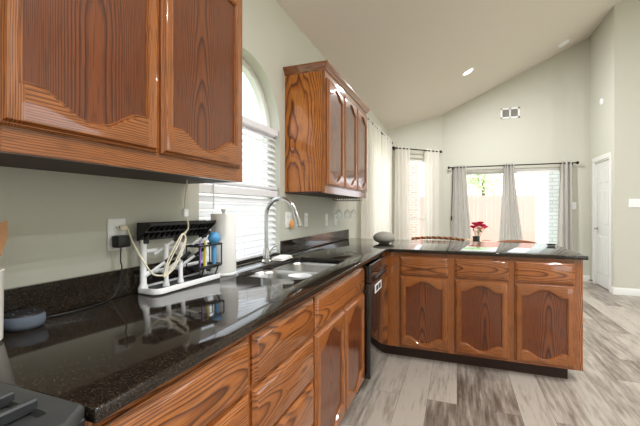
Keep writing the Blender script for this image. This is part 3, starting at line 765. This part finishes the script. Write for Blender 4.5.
for nm, y, x, z1, m, lb in (('toothbrush', 1.270, -1.045, 1.10, 'purple', 'purple-handled'), ('toothbrush', 1.300, -1.043, 1.10, 'yellow', 'yellow-handled'), ('toothbrush', 1.330, -1.06, 1.088, 'white', 'white-handled')):
    b = thing('cleaning_brush', lb + ' thin cleaning brush standing in the rack side caddy', 'brush', (x, y, .982), 'thin brushes in the caddy')
    mb = MB(); mb.tube([(x, y, .9825), (x + .001, y + .002, 1.04), (x, y + .004, z1)], [.0055, .005, .004], 8); mb.build('handle', m, b)
b = thing('bottle_brush', 'blue round-headed bottle brush standing in the rack side caddy', 'brush', (-1.046, 1.372, .982))
mb = MB(); mb.tube([(-1.046, 1.372, .9825), (-1.046, 1.372, 1.03), (-1.046, 1.372, 1.085)], [.008, .011, .009], 12); mb.build('handle', 'blue', b)
mb = MB(); mb.lathe([(0, -.028), (.012, -.026), (.022, -.018), (.028, -.004), (.028, .005), (.023, .018), (.012, .027), (0, .029)], (-1.046, 1.372, 1.106), 20); mb.build('brush_head', 'blue', b)

# white cord with inline switch, looped on the rack
c = thing('lamp_cord', 'off-white cord with inline switch looped over the drying rack', 'cord', (-1.03, 1.14, 1.0))
mb = MB(); mb.tube([(XL + .012, .985, 1.168), (-1.155, .998, 1.170), (-1.12, .99, 1.12), (-1.06, .985, 1.05), (-1.04, 1.01, 1.0), (-1.025, 1.045, .99)], .0033, 8, smooth=6)
for k in range(2):
    a, b = -.014 + .009 * k, .014 - .009 * k
    mb.tube([(-1.022 + .004 * k, 1.042, .985), (-1.02, 1.075 + a, 1.035 - a * .6), (-1.018, 1.120 + a, 1.100 - a * .6), (-1.02, 1.142 + a * .5, 1.135 - a * .3), (-1.021, 1.155, 1.134 - .008 * k), (-1.020, 1.148 + b * .5, 1.110 - b * .5), (-1.018, 1.110 + b, 1.060 - b * .6), (-1.018, 1.075 + b, 1.015 - b * .4), (-1.022, 1.043 + b * .3, .983)], .0026, 7, smooth=5)
mb.tube([(-1.02, 1.145, 1.137), (-1.01, 1.158, 1.160), (-1.0, 1.145, 1.19), (-1.0, 1.13, 1.212)], .0033, 8, smooth=5)
mb.tube([(-1.0, 1.13, 1.236), (-1.002, 1.135, 1.28), (-1.009, 1.152, 1.3555)], .0033, 8, smooth=5); cc = mb.build('cord', 'offwhite', c)
mb = MB(); mb.box(-1.009, -.991, 1.118, 1.142, 1.208, 1.240, .004, seg=2); mb.build('inline_switch', 'white', c)
mb = MB(); mb.box(-1.175 + .0095, -1.150, .972, .998, 1.158, 1.178, .003); mb.build('plug', 'offwhite', c)

# paper towel
c = thing('towel_holder', 'white upright holder under the paper towel roll', 'holder', (-1.090, 1.503, CT))
mb = MB(); mb.lathe([(0, .0008), (.063, .0008), (.065, .004), (.065, .009), (.062, .013), (0, .013)], (-1.090, 1.503, CT), 36); mb.build('base', 'white', c)
mb = MB(); mb.lathe([(.007, .0131), (.007, .312), (.010, .314), (.012, .318), (.011, .326), (0, .328)], (-1.090, 1.503, CT), 20); mb.build('rod', 'steel', c)
mb = MB(); mb.lathe([(.020, .0135), (.061, .0135), (.062, .016), (.062, .301), (.061, .303), (.020, .303), (.020, .0135)], (-1.090, 1.503, CT), 40)
tag(mb.build('paper_towel_roll', 'paper', origin=(-1.090, 1.503, CT)), 'fresh white paper towel roll on its holder beside the drying rack', 'paper towel')

# blinds
def blind(name, z0, z1, label, wand):
    xb = XL - .042; y0, y1 = 1.436, 2.284
    c = thing(name, label, 'blind', (xb, (y0 + y1) / 2, z1), 'white slat blinds in the arched window')
    mb = MB(); mb.box(xb - .028, xb + .028, y0, y1, z1 - .045, z1, .004); mb.build('head_rail', 'blind', c)
    mb = MB(); z = z0 + .045; R = Matrix.Rotation(math.radians(42), 3, 'Y')
    while z < z1 - .055:
        mb.box(xb - .024, xb + .024, y0 + .004, y1 - .004, z - .0014, z + .0014, 0, rot=R, piv=(xb, 0, z)); z += .040
    mb.build('slats', 'blind', c)
    mb = MB(); mb.box(xb - .025, xb + .025, y0 + .002, y1 - .002, z0 + .001, z0 + .020, .004); mb.build('bottom_rail', 'blind', c)
    for y in (y0 + .12, (y0 + y1) / 2, y1 - .12):
        mb = MB()
        for dx in (-.024, .024): mb.tube([(xb + dx, y, z0 + .01), (xb + dx, y, z1 - .02)], .0012, 5)
        mb.build('ladder_cord', 'blind', c)
    if wand:
        mb = MB(); mb.tube([(XL - .008, 1.55, z1 - .03), (XL - .004, 1.55, 1.24)], .0035, 8); mb.build('wand', 'grey_clip', c)
blind('window_blind', 1.375, 1.80, 'upper white slat blind just below the window arch', True)
blind('window_blind', .930, 1.368, 'lower white slat blind behind the faucet', False)

# stemware rack under the far cabinet
c = thing('stemware_rack', 'dark wire stemware rack under the far end of the three-door cabinet', 'rack', (-1.0, 3.47, 1.355))
mb = MB()
for k in range(5):
    x = -1.125 + k * .05
    mb.tube([(x - .013, 3.36, 1.352), (x - .013, 3.36, 1.328), (x - .013, 3.585, 1.328), (x - .013, 3.585, 1.352)], .0025, 6); mb.tube([(x + .013, 3.36, 1.352), (x + .013, 3.36, 1.328), (x + .013, 3.585, 1.328), (x + .013, 3.585, 1.352)], .0025, 6)
mb.tube([(-1.14, 3.47, 1.352), (-.91, 3.47, 1.352)], .003, 6); mb.build('wires', 'rod', c)
g0 = None
prof = [(0, 0), (.030, .001), (.031, .003), (.006, .006), (.0035, .02), (.0035, .085), (.010, .095), (.030, .115), (.036, .145), (.030, .185), (.0285, .185), (.0345, .145), (.0285, .117), (.008, .098), (0, .097)]
gl = [('hanging nearest the wall plates', -1.10, 3.41), ('hanging second along the dark wire rack', -1.05, 3.53), ('hanging at the outer end of the dark wire rack', -.975, 3.50)]
for lb, x, y in gl:
    gg = thing('wine_glass', 'clear wine glass upside down, ' + lb, 'glass', (x, y, 1.3335), 'stemware on the rack')
    mb = MB(); mb.lathe([(r, 1.3335 - z) for r, z in prof], (x, y, 0), 24); mb.build('bowl', 'glass_clear', gg)

# peninsula top
c = thing('dome_speaker', 'round grey squat dome resting on the counter at the peninsula corner', 'dome', (-.652, 3.42, CT))
mb = MB(); P = [(0, .0008), (.045, .0008)] + [(.103 * sin(a), .0585 - .0575 * cos(a)) for a in [pi * k / 16 for k in range(3, 17)]]; P[-1] = (0, P[-1][1])
mb.lathe(P, (-.652, 3.42, CT), 40); mb.build('shell', 'stone_grey', c)
c = thing('oval_dish', 'small dark oval dish on the peninsula end near the grey curtain', 'dish', (.80, 3.80, CT))
mb = MB(); mb.lathe([(0, .0008), (.030, .0008), (.042, .010), (.044, .012), (.041, .012), (.028, .004), (0, .004)], (.80, 3.80, CT), 28); mb.build('bowl', 'black', c)

# ------------------------------------------------------------------ curtains
def rod(p0, p1, label, r=.011, pane=None):
    p0, p1 = V(p0), V(p1); d = (p1 - p0).normalized(); m = (p0 + p1) / 2
    c = thing('curtain_rod', label, 'curtain rod', m, 'dark curtain rods')
    mb = MB(); mb.tube([p0, p1], r, 12); mb.build('pole', 'rod', c)
    for p, s in ((p0, -1), (p1, 1)):
        mb = MB(); mb.lathe([(r, 0), (.014, .004), (.014, .01), (.024, .02), (.027, .032), (.024, .044), (.012, .052), (0, .053)], p, 16, axis=d * s); mb.build('finial', 'rod', c)
    return c
def bracket(c, p, w):
    mb = MB(); p, w = V(p), V(w); mb.tube([p - V((0, 0, .012)), w], .006, 8); mb.lathe([(.02, 0), (.02, .006), (0, .006)], w, 14, axis=(p - w)); mb.build('bracket', 'rod', c)
rc = rod((-1.09, 4.34, 2.425), (-1.09, 6.38, 2.425), 'dark curtain rod over the window of the left nook wall'.replace('left nook', 'side nook'))
for y in (4.38, 6.34): bracket(rc, (-1.09, y, 2.425), (XL + .001, y, 2.41))
pa, pb = V((-1.052, 6.55, 2.36)), V((-.315, 7.287, 2.36))
rc = rod(pa, pb, 'dark curtain rod over the angled nook window')
for t in (.04, .96): p = pa.lerp(pb, t); bracket(rc, p, p + V((-.5, .5, 0)) * .128 + V((0, 0, -.01)))
rc = rod((-.12, 7.40, 2.055), (1.92, 7.40, 2.055), 'long dark curtain rod over the sliding glass door')
for x in (-.08, .885, 1.88): bracket(rc, (x, 7.40, 2.055), (x, YF - .001, 2.04))

def curtain(label, t0, t1, b0, b1, zt, zb, nf, amp, mat, group, flare=1.0):
    t0, t1, b0, b1 = V(t0), V(t1), V(b0), V(b1); c = (t0 + t1) / 2
    nu, nv = nf * 8, 14; th = .004
    d = (t1 - t0).normalized(); nr = V((-d.y, d.x))
    def pt(i, j, s):
        u, v = i / nu, j / nv; e = v ** 1.3
        p = (t0 + (t1 - t0) * u) * (1 - e) + (b0 + (b1 - b0) * u) * e
        a = amp * (.85 + .25 * v) * sin(2 * pi * nf * u + .6 * sin(3 * v + u * 5)) + .3 * amp * sin(2 * pi * nf * .5 * u + 2 * v)
        p = p + nr * (a + s * th)
        return (p.x, p.y, zt + (zb - zt) * v)
    mb = MB(); f = [[pt(i, j, 0) for i in range(nu + 1)] for j in range(nv + 1)]; g = [[pt(i, j, 1) for i in range(nu + 1)] for j in range(nv + 1)]
    for j in range(nv):
        for i in range(nu):
            mb.face([f[j][i], f[j][i + 1], f[j + 1][i + 1], f[j + 1][i]]); mb.face([g[j][i], g[j + 1][i], g[j + 1][i + 1], g[j][i + 1]])
    for j in range(nv):
        for i in (0, nu): mb.face([f[j][i], f[j + 1][i], g[j + 1][i], g[j][i]])
    for i in range(nu):
        for j in (0, nv): mb.face([f[j][i], f[j][i + 1], g[j][i + 1], g[j][i]])
    return tag(mb.build('curtain', mat, origin=(c.x, c.y, zt), smooth=60), label, 'curtain', group)
gs, gl_ = 'cream sheer curtains of the nook windows', 'grey linen curtains of the sliding door'
curtain('cream sheer curtain hanging nearest the three-door cabinet', (-1.09, 4.42), (-1.09, 5.38), (-1.09, 4.36), (-1.09, 5.42), 2.46, .03, 7, .028, 'sheer', gs)
curtain('cream sheer curtain hanging in the nook corner of the side wall', (-1.09, 5.55), (-1.09, 6.32), (-1.09, 5.48), (-1.09, 6.36), 2.46, .03, 6, .028, 'sheer', gs)
def onrod(t): p = pa.lerp(pb, t); return (p.x, p.y)
curtain('cream sheer curtain on the near side of the angled nook window', onrod(.02), onrod(.31), onrod(.0), onrod(.36), 2.40, .03, 4, .026, 'sheer', gs)
curtain('cream sheer curtain between angled window and sliding door', onrod(.66), onrod(.98), onrod(.63), onrod(1.0), 2.40, .03, 4, .026, 'sheer', gs)
curtain('grey linen curtain at the sliding door side nearest the angled window', (-.06, 7.40), (.16, 7.40), (-.16, 7.40), (.33, 7.40), 2.085, .02, 4, .036, 'linen', gl_)
curtain('middle grey linen curtain hanging across the sliding door', (.80, 7.40), (.97, 7.40), (.68, 7.40), (1.22, 7.40), 2.085, .02, 4, .036, 'linen', gl_)
curtain('grey linen curtain at the sliding door side nearest the white door', (1.69, 7.40), (1.86, 7.40), (1.63, 7.40), (1.90, 7.40), 2.085, .02, 3, .036, 'linen', gl_)
c = thing('curtain_pull', 'thin brown curtain pull hanging beside the grey curtain and angled window', 'curtain pull', (-.085, 7.35, 2.0))
mb = MB(); mb.tube([(-.075, 7.352, 2.03), (-.085, 7.352, 1.6), (-.10, 7.352, 1.12)], .006, 8, smooth=4); mb.lathe([(0, -.08), (.012, -.07), (.014, 0), (.006, .01)], (-.10, 7.352, 1.11), 12); mb.build('cord', 'rod', c)

# ------------------------------------------------------------------ dining nook
c = thing('dining_table', 'wooden dining table behind the peninsula carrying the flowers', 'table', (.35, 5.75, 0))
mb = MB(); mb.box(-.35, 1.05, 5.3, 6.2, .70, .735, .006, 0, (1, 0, 0)); mb.build('tabletop', 'chair_wood', c)
mb = MB(); mb.box(-.28, .98, 5.36, 6.14, .62, .6995, 0, 0, (1, 0, 0)); mb.build('apron', 'chair_wood', c)
for x in (-.27, .97):
    for y in (5.38, 6.12):
        mb = MB(); mb.tube([(x, y, .70), (x, y, .5), (x, y, 0)], [.04, .038, .025], 12, along=True); mb.build('leg', 'chair_wood', c)

def chair(x0, x1, y, zt, label, woven):
    """back faces the camera: the seat runs away from it towards the table"""
    w = x1 - x0; cx = (x0 + x1) / 2
    c = thing('dining_chair', label, 'chair', (cx, y + .2, 0), 'chairs round the dining table')
    mb = MB(); mb.box(x0 + .02, x1 - .02, y + .02, y + .44, .43, .47, .012, 0, (0, 1, 0), seg=2); mb.build('seat', 'chair_wood', c)
    for x in (x0 + .045, x1 - .045):
        mb = MB(); mb.tube([(x, y + .41, .43), (x, y + .42, 0)], [.022, .016], 10, along=True); mb.build('leg', 'chair_wood', c)
        mb = MB(); mb.tube([(x, y - .03, 0), (x, y + .03, .45), (x, y + .01, .7), (x, y - .012, zt - .06)], [.018, .02, .018, .016], 10, smooth=4, along=True); mb.build('leg', 'chair_wood', c)
    arc = [(x0 + w * k / 16, y - .012 + .02 * sin(pi * k / 16), zt - .038 + .022 * sin(pi * k / 16) ** .7) for k in range(17)]
    if woven:
        A, B = MB(), MB(); n = 64
        for s, mm in ((0, A), (pi, B)):
            P = []
            for k in range(n + 1):
                t = k / n; a = t * 2 * pi * 9 + s
                P.append((x0 + w * t, y - .012 + .02 * sin(pi * t) + .013 * cos(a), zt - .038 + .021 * sin(pi * t) ** .7 + .008 * sin(a)))
            mm.tube(P, .0105, 8)
        A.build('top_rail', 'wicker', c); B.build('top_rail', 'wicker_dark', c)
        mb = MB()
        for k in range(5): mb.tube([(x0 + .06, y + .012, .56 + k * .06), (cx, y + .025, .56 + k * .06), (x1 - .06, y + .012, .56 + k * .06)], .013, 8, smooth=4)
        mb.build('woven_back', 'wicker', c)
    else:
        mb = MB(); mb.tube(arc, .0155, 10, along=True); mb.build('top_rail', 'chair_wood', c)
        for k in range(5):
            x = x0 + w * (k + 1) / 6; mb = MB(); mb.tube([(x, y + .03, .468), (x, y + .005, zt - .03)], .008, 8); mb.build('spindle', 'chair_wood', c)
chair(-.51, .07, 4.45, .925, 'wooden dining chair with braided rope top rail just behind the peninsula', True)
chair(.42, .80, 4.45, .907, 'plain wooden dining chair peeking over the peninsula past the flowers', False)

c = thing('flower_vase', 'small dark glass vase of roses on the dining table', 'vase', (.262, 5.75, .735))
mb = MB(); mb.lathe([(0, .001), (.045, .001), (.05, .005), (.05, .115), (.046, .115), (.045, .012), (0, .012)], (.262, 5.75, .735), 24); mb.build('vase_body', 'vase', c)
tr = thing('metal_tray', 'gold-toned wire tray under the dark rose vase', 'tray', (.27, 5.75, .735))
mb = MB(); mb.box(.10, .13, 5.66, 5.84, .7355, .7365); mb.box(.10, .44, 5.66, 5.675, .7355, .740, .001); mb.box(.10, .44, 5.825, 5.84, .7355, .740, .001); mb.box(.41, .44, 5.66, 5.84, .7355, .7365); mb.build('tray_base', 'brass', tr)
mb = MB()
for x0, x1 in ((.10, .18), (.34, .44)): mb.tube([(x0, 5.67, .738), (x0, 5.67, .80), (x1, 5.67, .80), (x1, 5.67, .738)], .005, 8)
mb.build('handle', 'brass', tr)
rr = random.Random(11)
def rose(c0, ms, lab):
    c0 = V(c0); o = thing('rose', lab, 'flower', (.262, 5.75, .76), 'roses in the dark vase')
    base = V((.262 + (c0.x - .262) * .15, 5.75 + (c0.y - 5.75) * .15, .752))
    mb = MB(); mb.tube([base, base.lerp(c0, .5) + V((0, 0, .03)), c0 - V((0, 0, .02))], .0035, 6, smooth=4); mb.build('stem', 'stem', o)
    mb = MB(); p = base.lerp(c0, .7); d = V((rr.uniform(-1, 1), rr.uniform(-1, 1), .3)).normalized() * .055; s_ = d.orthogonal().normalized() * .016
    mb.face([tuple(p), tuple(p + d * .5 + s_), tuple(p + d), tuple(p + d * .5 - s_)]); mb.face([tuple(p + V((0, 0, .001))), tuple(p + d * .5 - s_ + V((0, 0, .001))), tuple(p + d + V((0, 0, .001))), tuple(p + d * .5 + s_ + V((0, 0, .001)))]); mb.build('leaf', 'stem', o)
    mb = MB(); k = 0
    for r, n, hh, tilt in ((.012, 3, .036, .1), (.024, 4, .040, .2), (.036, 5, .038, .35), (.044, 6, .032, .6)):
        for q in range(n):
            a0 = 2 * pi * q / n + r * 60; sp_ = 2.6 * pi / n / 2
            G = []
            for j in range(4):
                v = j / 3; row = []
                for i in range(5):
                    u = (i / 4 - .5) * 2; a = a0 + u * sp_ * (.55 + .45 * sin(pi * min(v * 1.1, 1) * .5)); rad = r * (.35 + .65 * sin(v * pi / 2)) + tilt * .010 * v * v
                    row.append(tuple(c0 + V((rad * cos(a), rad * sin(a), -.014 + hh * v * (1 - .18 * u * u)))))
                G.append(row)
            for j in range(3):
                for i in range(4): mb.face([G[j][i], G[j][i + 1], G[j + 1][i + 1], G[j + 1][i]])
    mb.lathe([(0, -.022), (.010, -.018), (.012, -.010), (.004, .012), (0, .012)], c0, 10); mb.build('bloom', ms, o, recalc=False, smooth=60)
for p, m, l in (((.225, 5.72, .985), 'rose_red', 'deep red rose low at the side towards the angled window'), ((.285, 5.72, 1.015), 'rose_red', 'deep red rose at the middle front of the bouquet'),
                ((.345, 5.75, 1.005), 'rose_red', 'deep red rose on the side towards the middle curtain'), ((.315, 5.70, .965), 'rose_cream', 'blush pink rose low at the bouquet front'),
                ((.245, 5.79, 1.03), 'rose_pink', 'pink rose high at the back of the bouquet'), ((.32, 5.80, 1.04), 'rose_red', 'deep red rose topmost in the bouquet'), ((.375, 5.72, .985), 'rose_pink', 'pink rose outermost towards the middle curtain')):
    rose(p, m, l)

# ------------------------------------------------------------------ wall and ceiling fittings
def vent():
    c = thing('wall_vent', 'white double-grille air vent high on the far wall', 'vent', (.915, YF, 3.03))
    mb = MB(); x0, x1, z0, z1 = .76, 1.075, 2.935, 3.13
    for a, b, e, f in ((x0, x1, z0, z0 + .03), (x0, x1, z1 - .03, z1), (x0, x0 + .03, z0, z1), (x1 - .03, x1, z0, z1), (.905, .93, z0, z1)): mb.box(a, b, YF - .012, YF - .0005, e, f, .002)
    mb.build('frame', 'white', c)
    mb = MB(); mb.box(x0 + .02, x1 - .02, YF - .003, YF - .0008, z0 + .02, z1 - .02); mb.build('backing', 'vent_dark', c)
    mb = MB(); R = Matrix.Rotation(.6, 3, 'X')
    for k in range(9): z = z0 + .037 + k * .0145; mb.box(x0 + .03, x1 - .03, YF - .009, YF - .003, z, z + .002, 0, rot=R, piv=(0, YF - .006, z))
    mb.build('slats', 'vent_dark', c)
vent()
def plate(name, label, cat, box_, rock, mat='white'):
    x0, x1, y0, y1, z0, z1 = box_
    c = thing(name, label, cat, ((x0 + x1) / 2, (y0 + y1) / 2, z0))
    mb = MB(); mb.box(*box_, .002); mb.build('plate', mat, c)
    for b in rock: mb = MB(); mb.box(*b, .0015); mb.build('rocker', mat, c)
plate('light_switch', 'single white light switch between grey curtain and the white door', 'switch', (1.88, 1.95, YF - .007, YF - .0005, 1.25, 1.37), [(1.904, 1.926, YF - .011, YF - .0072, 1.28, 1.34)])
plate('light_switch', 'wide white switch plate on the hall wall', 'switch', (2.32, 2.49, YB - .007, YB - .0005, 1.275, 1.395), [(2.34 + k * .046, 2.362 + k * .046, YB - .011, YB - .0072, 1.305, 1.365) for k in range(3)])
c = thing('motion_sensor', 'small white sensor high on the wall over the white door', 'sensor', (XR, 6.92, 2.96))
mb = MB(); mb.lathe([(.055, .0005), (.055, .008), (.045, .02), (.03, .026), (0, .028)], (XR, 6.92, 2.96), 24, axis=(-1, 0, 0)); mb.build('housing', 'white', c)
c = thing('door_stop', 'small dark door stop at the foot of the white door', 'door stop', (2.10, 7.36, .05))
mb = MB(); mb.tube([(XR - .0145, 7.30, .05), (XR - .07, 7.30, .05)], .008, 8); mb.build('spring', 'rod', c)

nc = V((-CS, 0, 1)).normalized()
def can_light(x, y, label, lit=True):
    z = cz(x); flat = x > 2.9; ax = V((0, 0, -1)) if flat else V((CS, 0, -1)).normalized()
    c = thing('ceiling_light', label, 'ceiling light', (x, y, z), 'recessed ceiling lights')
    p = V((x, y, z)) + ax * .0008
    mb = MB(); mb.lathe([(.095, 0), (.095, .004), (.085, .008), (.072, .006), (.072, 0)], p, 28, axis=ax); mb.build('trim_ring', 'white', c)
    mb = MB(); mb.lathe([(.070, 0), (.070, .002), (0, .003)], p, 28, axis=ax); mb.build('diffuser', 'glow', c)
    l = bpy.data.lights.new('lamp', 'AREA'); l.shape = 'DISK'; l.size = .13; l.energy = CAN_POWER; l.color = (.95, .97, 1)
    o = bpy.data.objects.new('lamp', l); COL.objects.link(o); o.parent = c; o.location = ax * .012; o.rotation_euler = ax.to_track_quat('-Z', 'Y').to_euler()
can_light(.153, 5.817, 'recessed ceiling light glowing on the sloped ceiling over the nook')
for x, y in ((2.0, -.9), (.7, .2), (1.35, 1.2), (2.5, 1.95), (4.2, 2.7)):  # added lamps out of view, placed to brighten the room
    can_light(x, y, 'added unseen recessed ceiling light behind and above the kitchen')
c = thing('smoke_detector', 'small white round smoke detector high on the sloped ceiling', 'smoke detector', (1.627, 6.941, cz(1.627)))
ax = V((CS, 0, -1)).normalized(); mb = MB(); mb.lathe([(.085, .0008), (.085, .02), (.07, .04), (.03, .045), (0, .045)], (1.627, 6.941, cz(1.627)), 28, axis=ax); mb.build('housing', 'white', c)
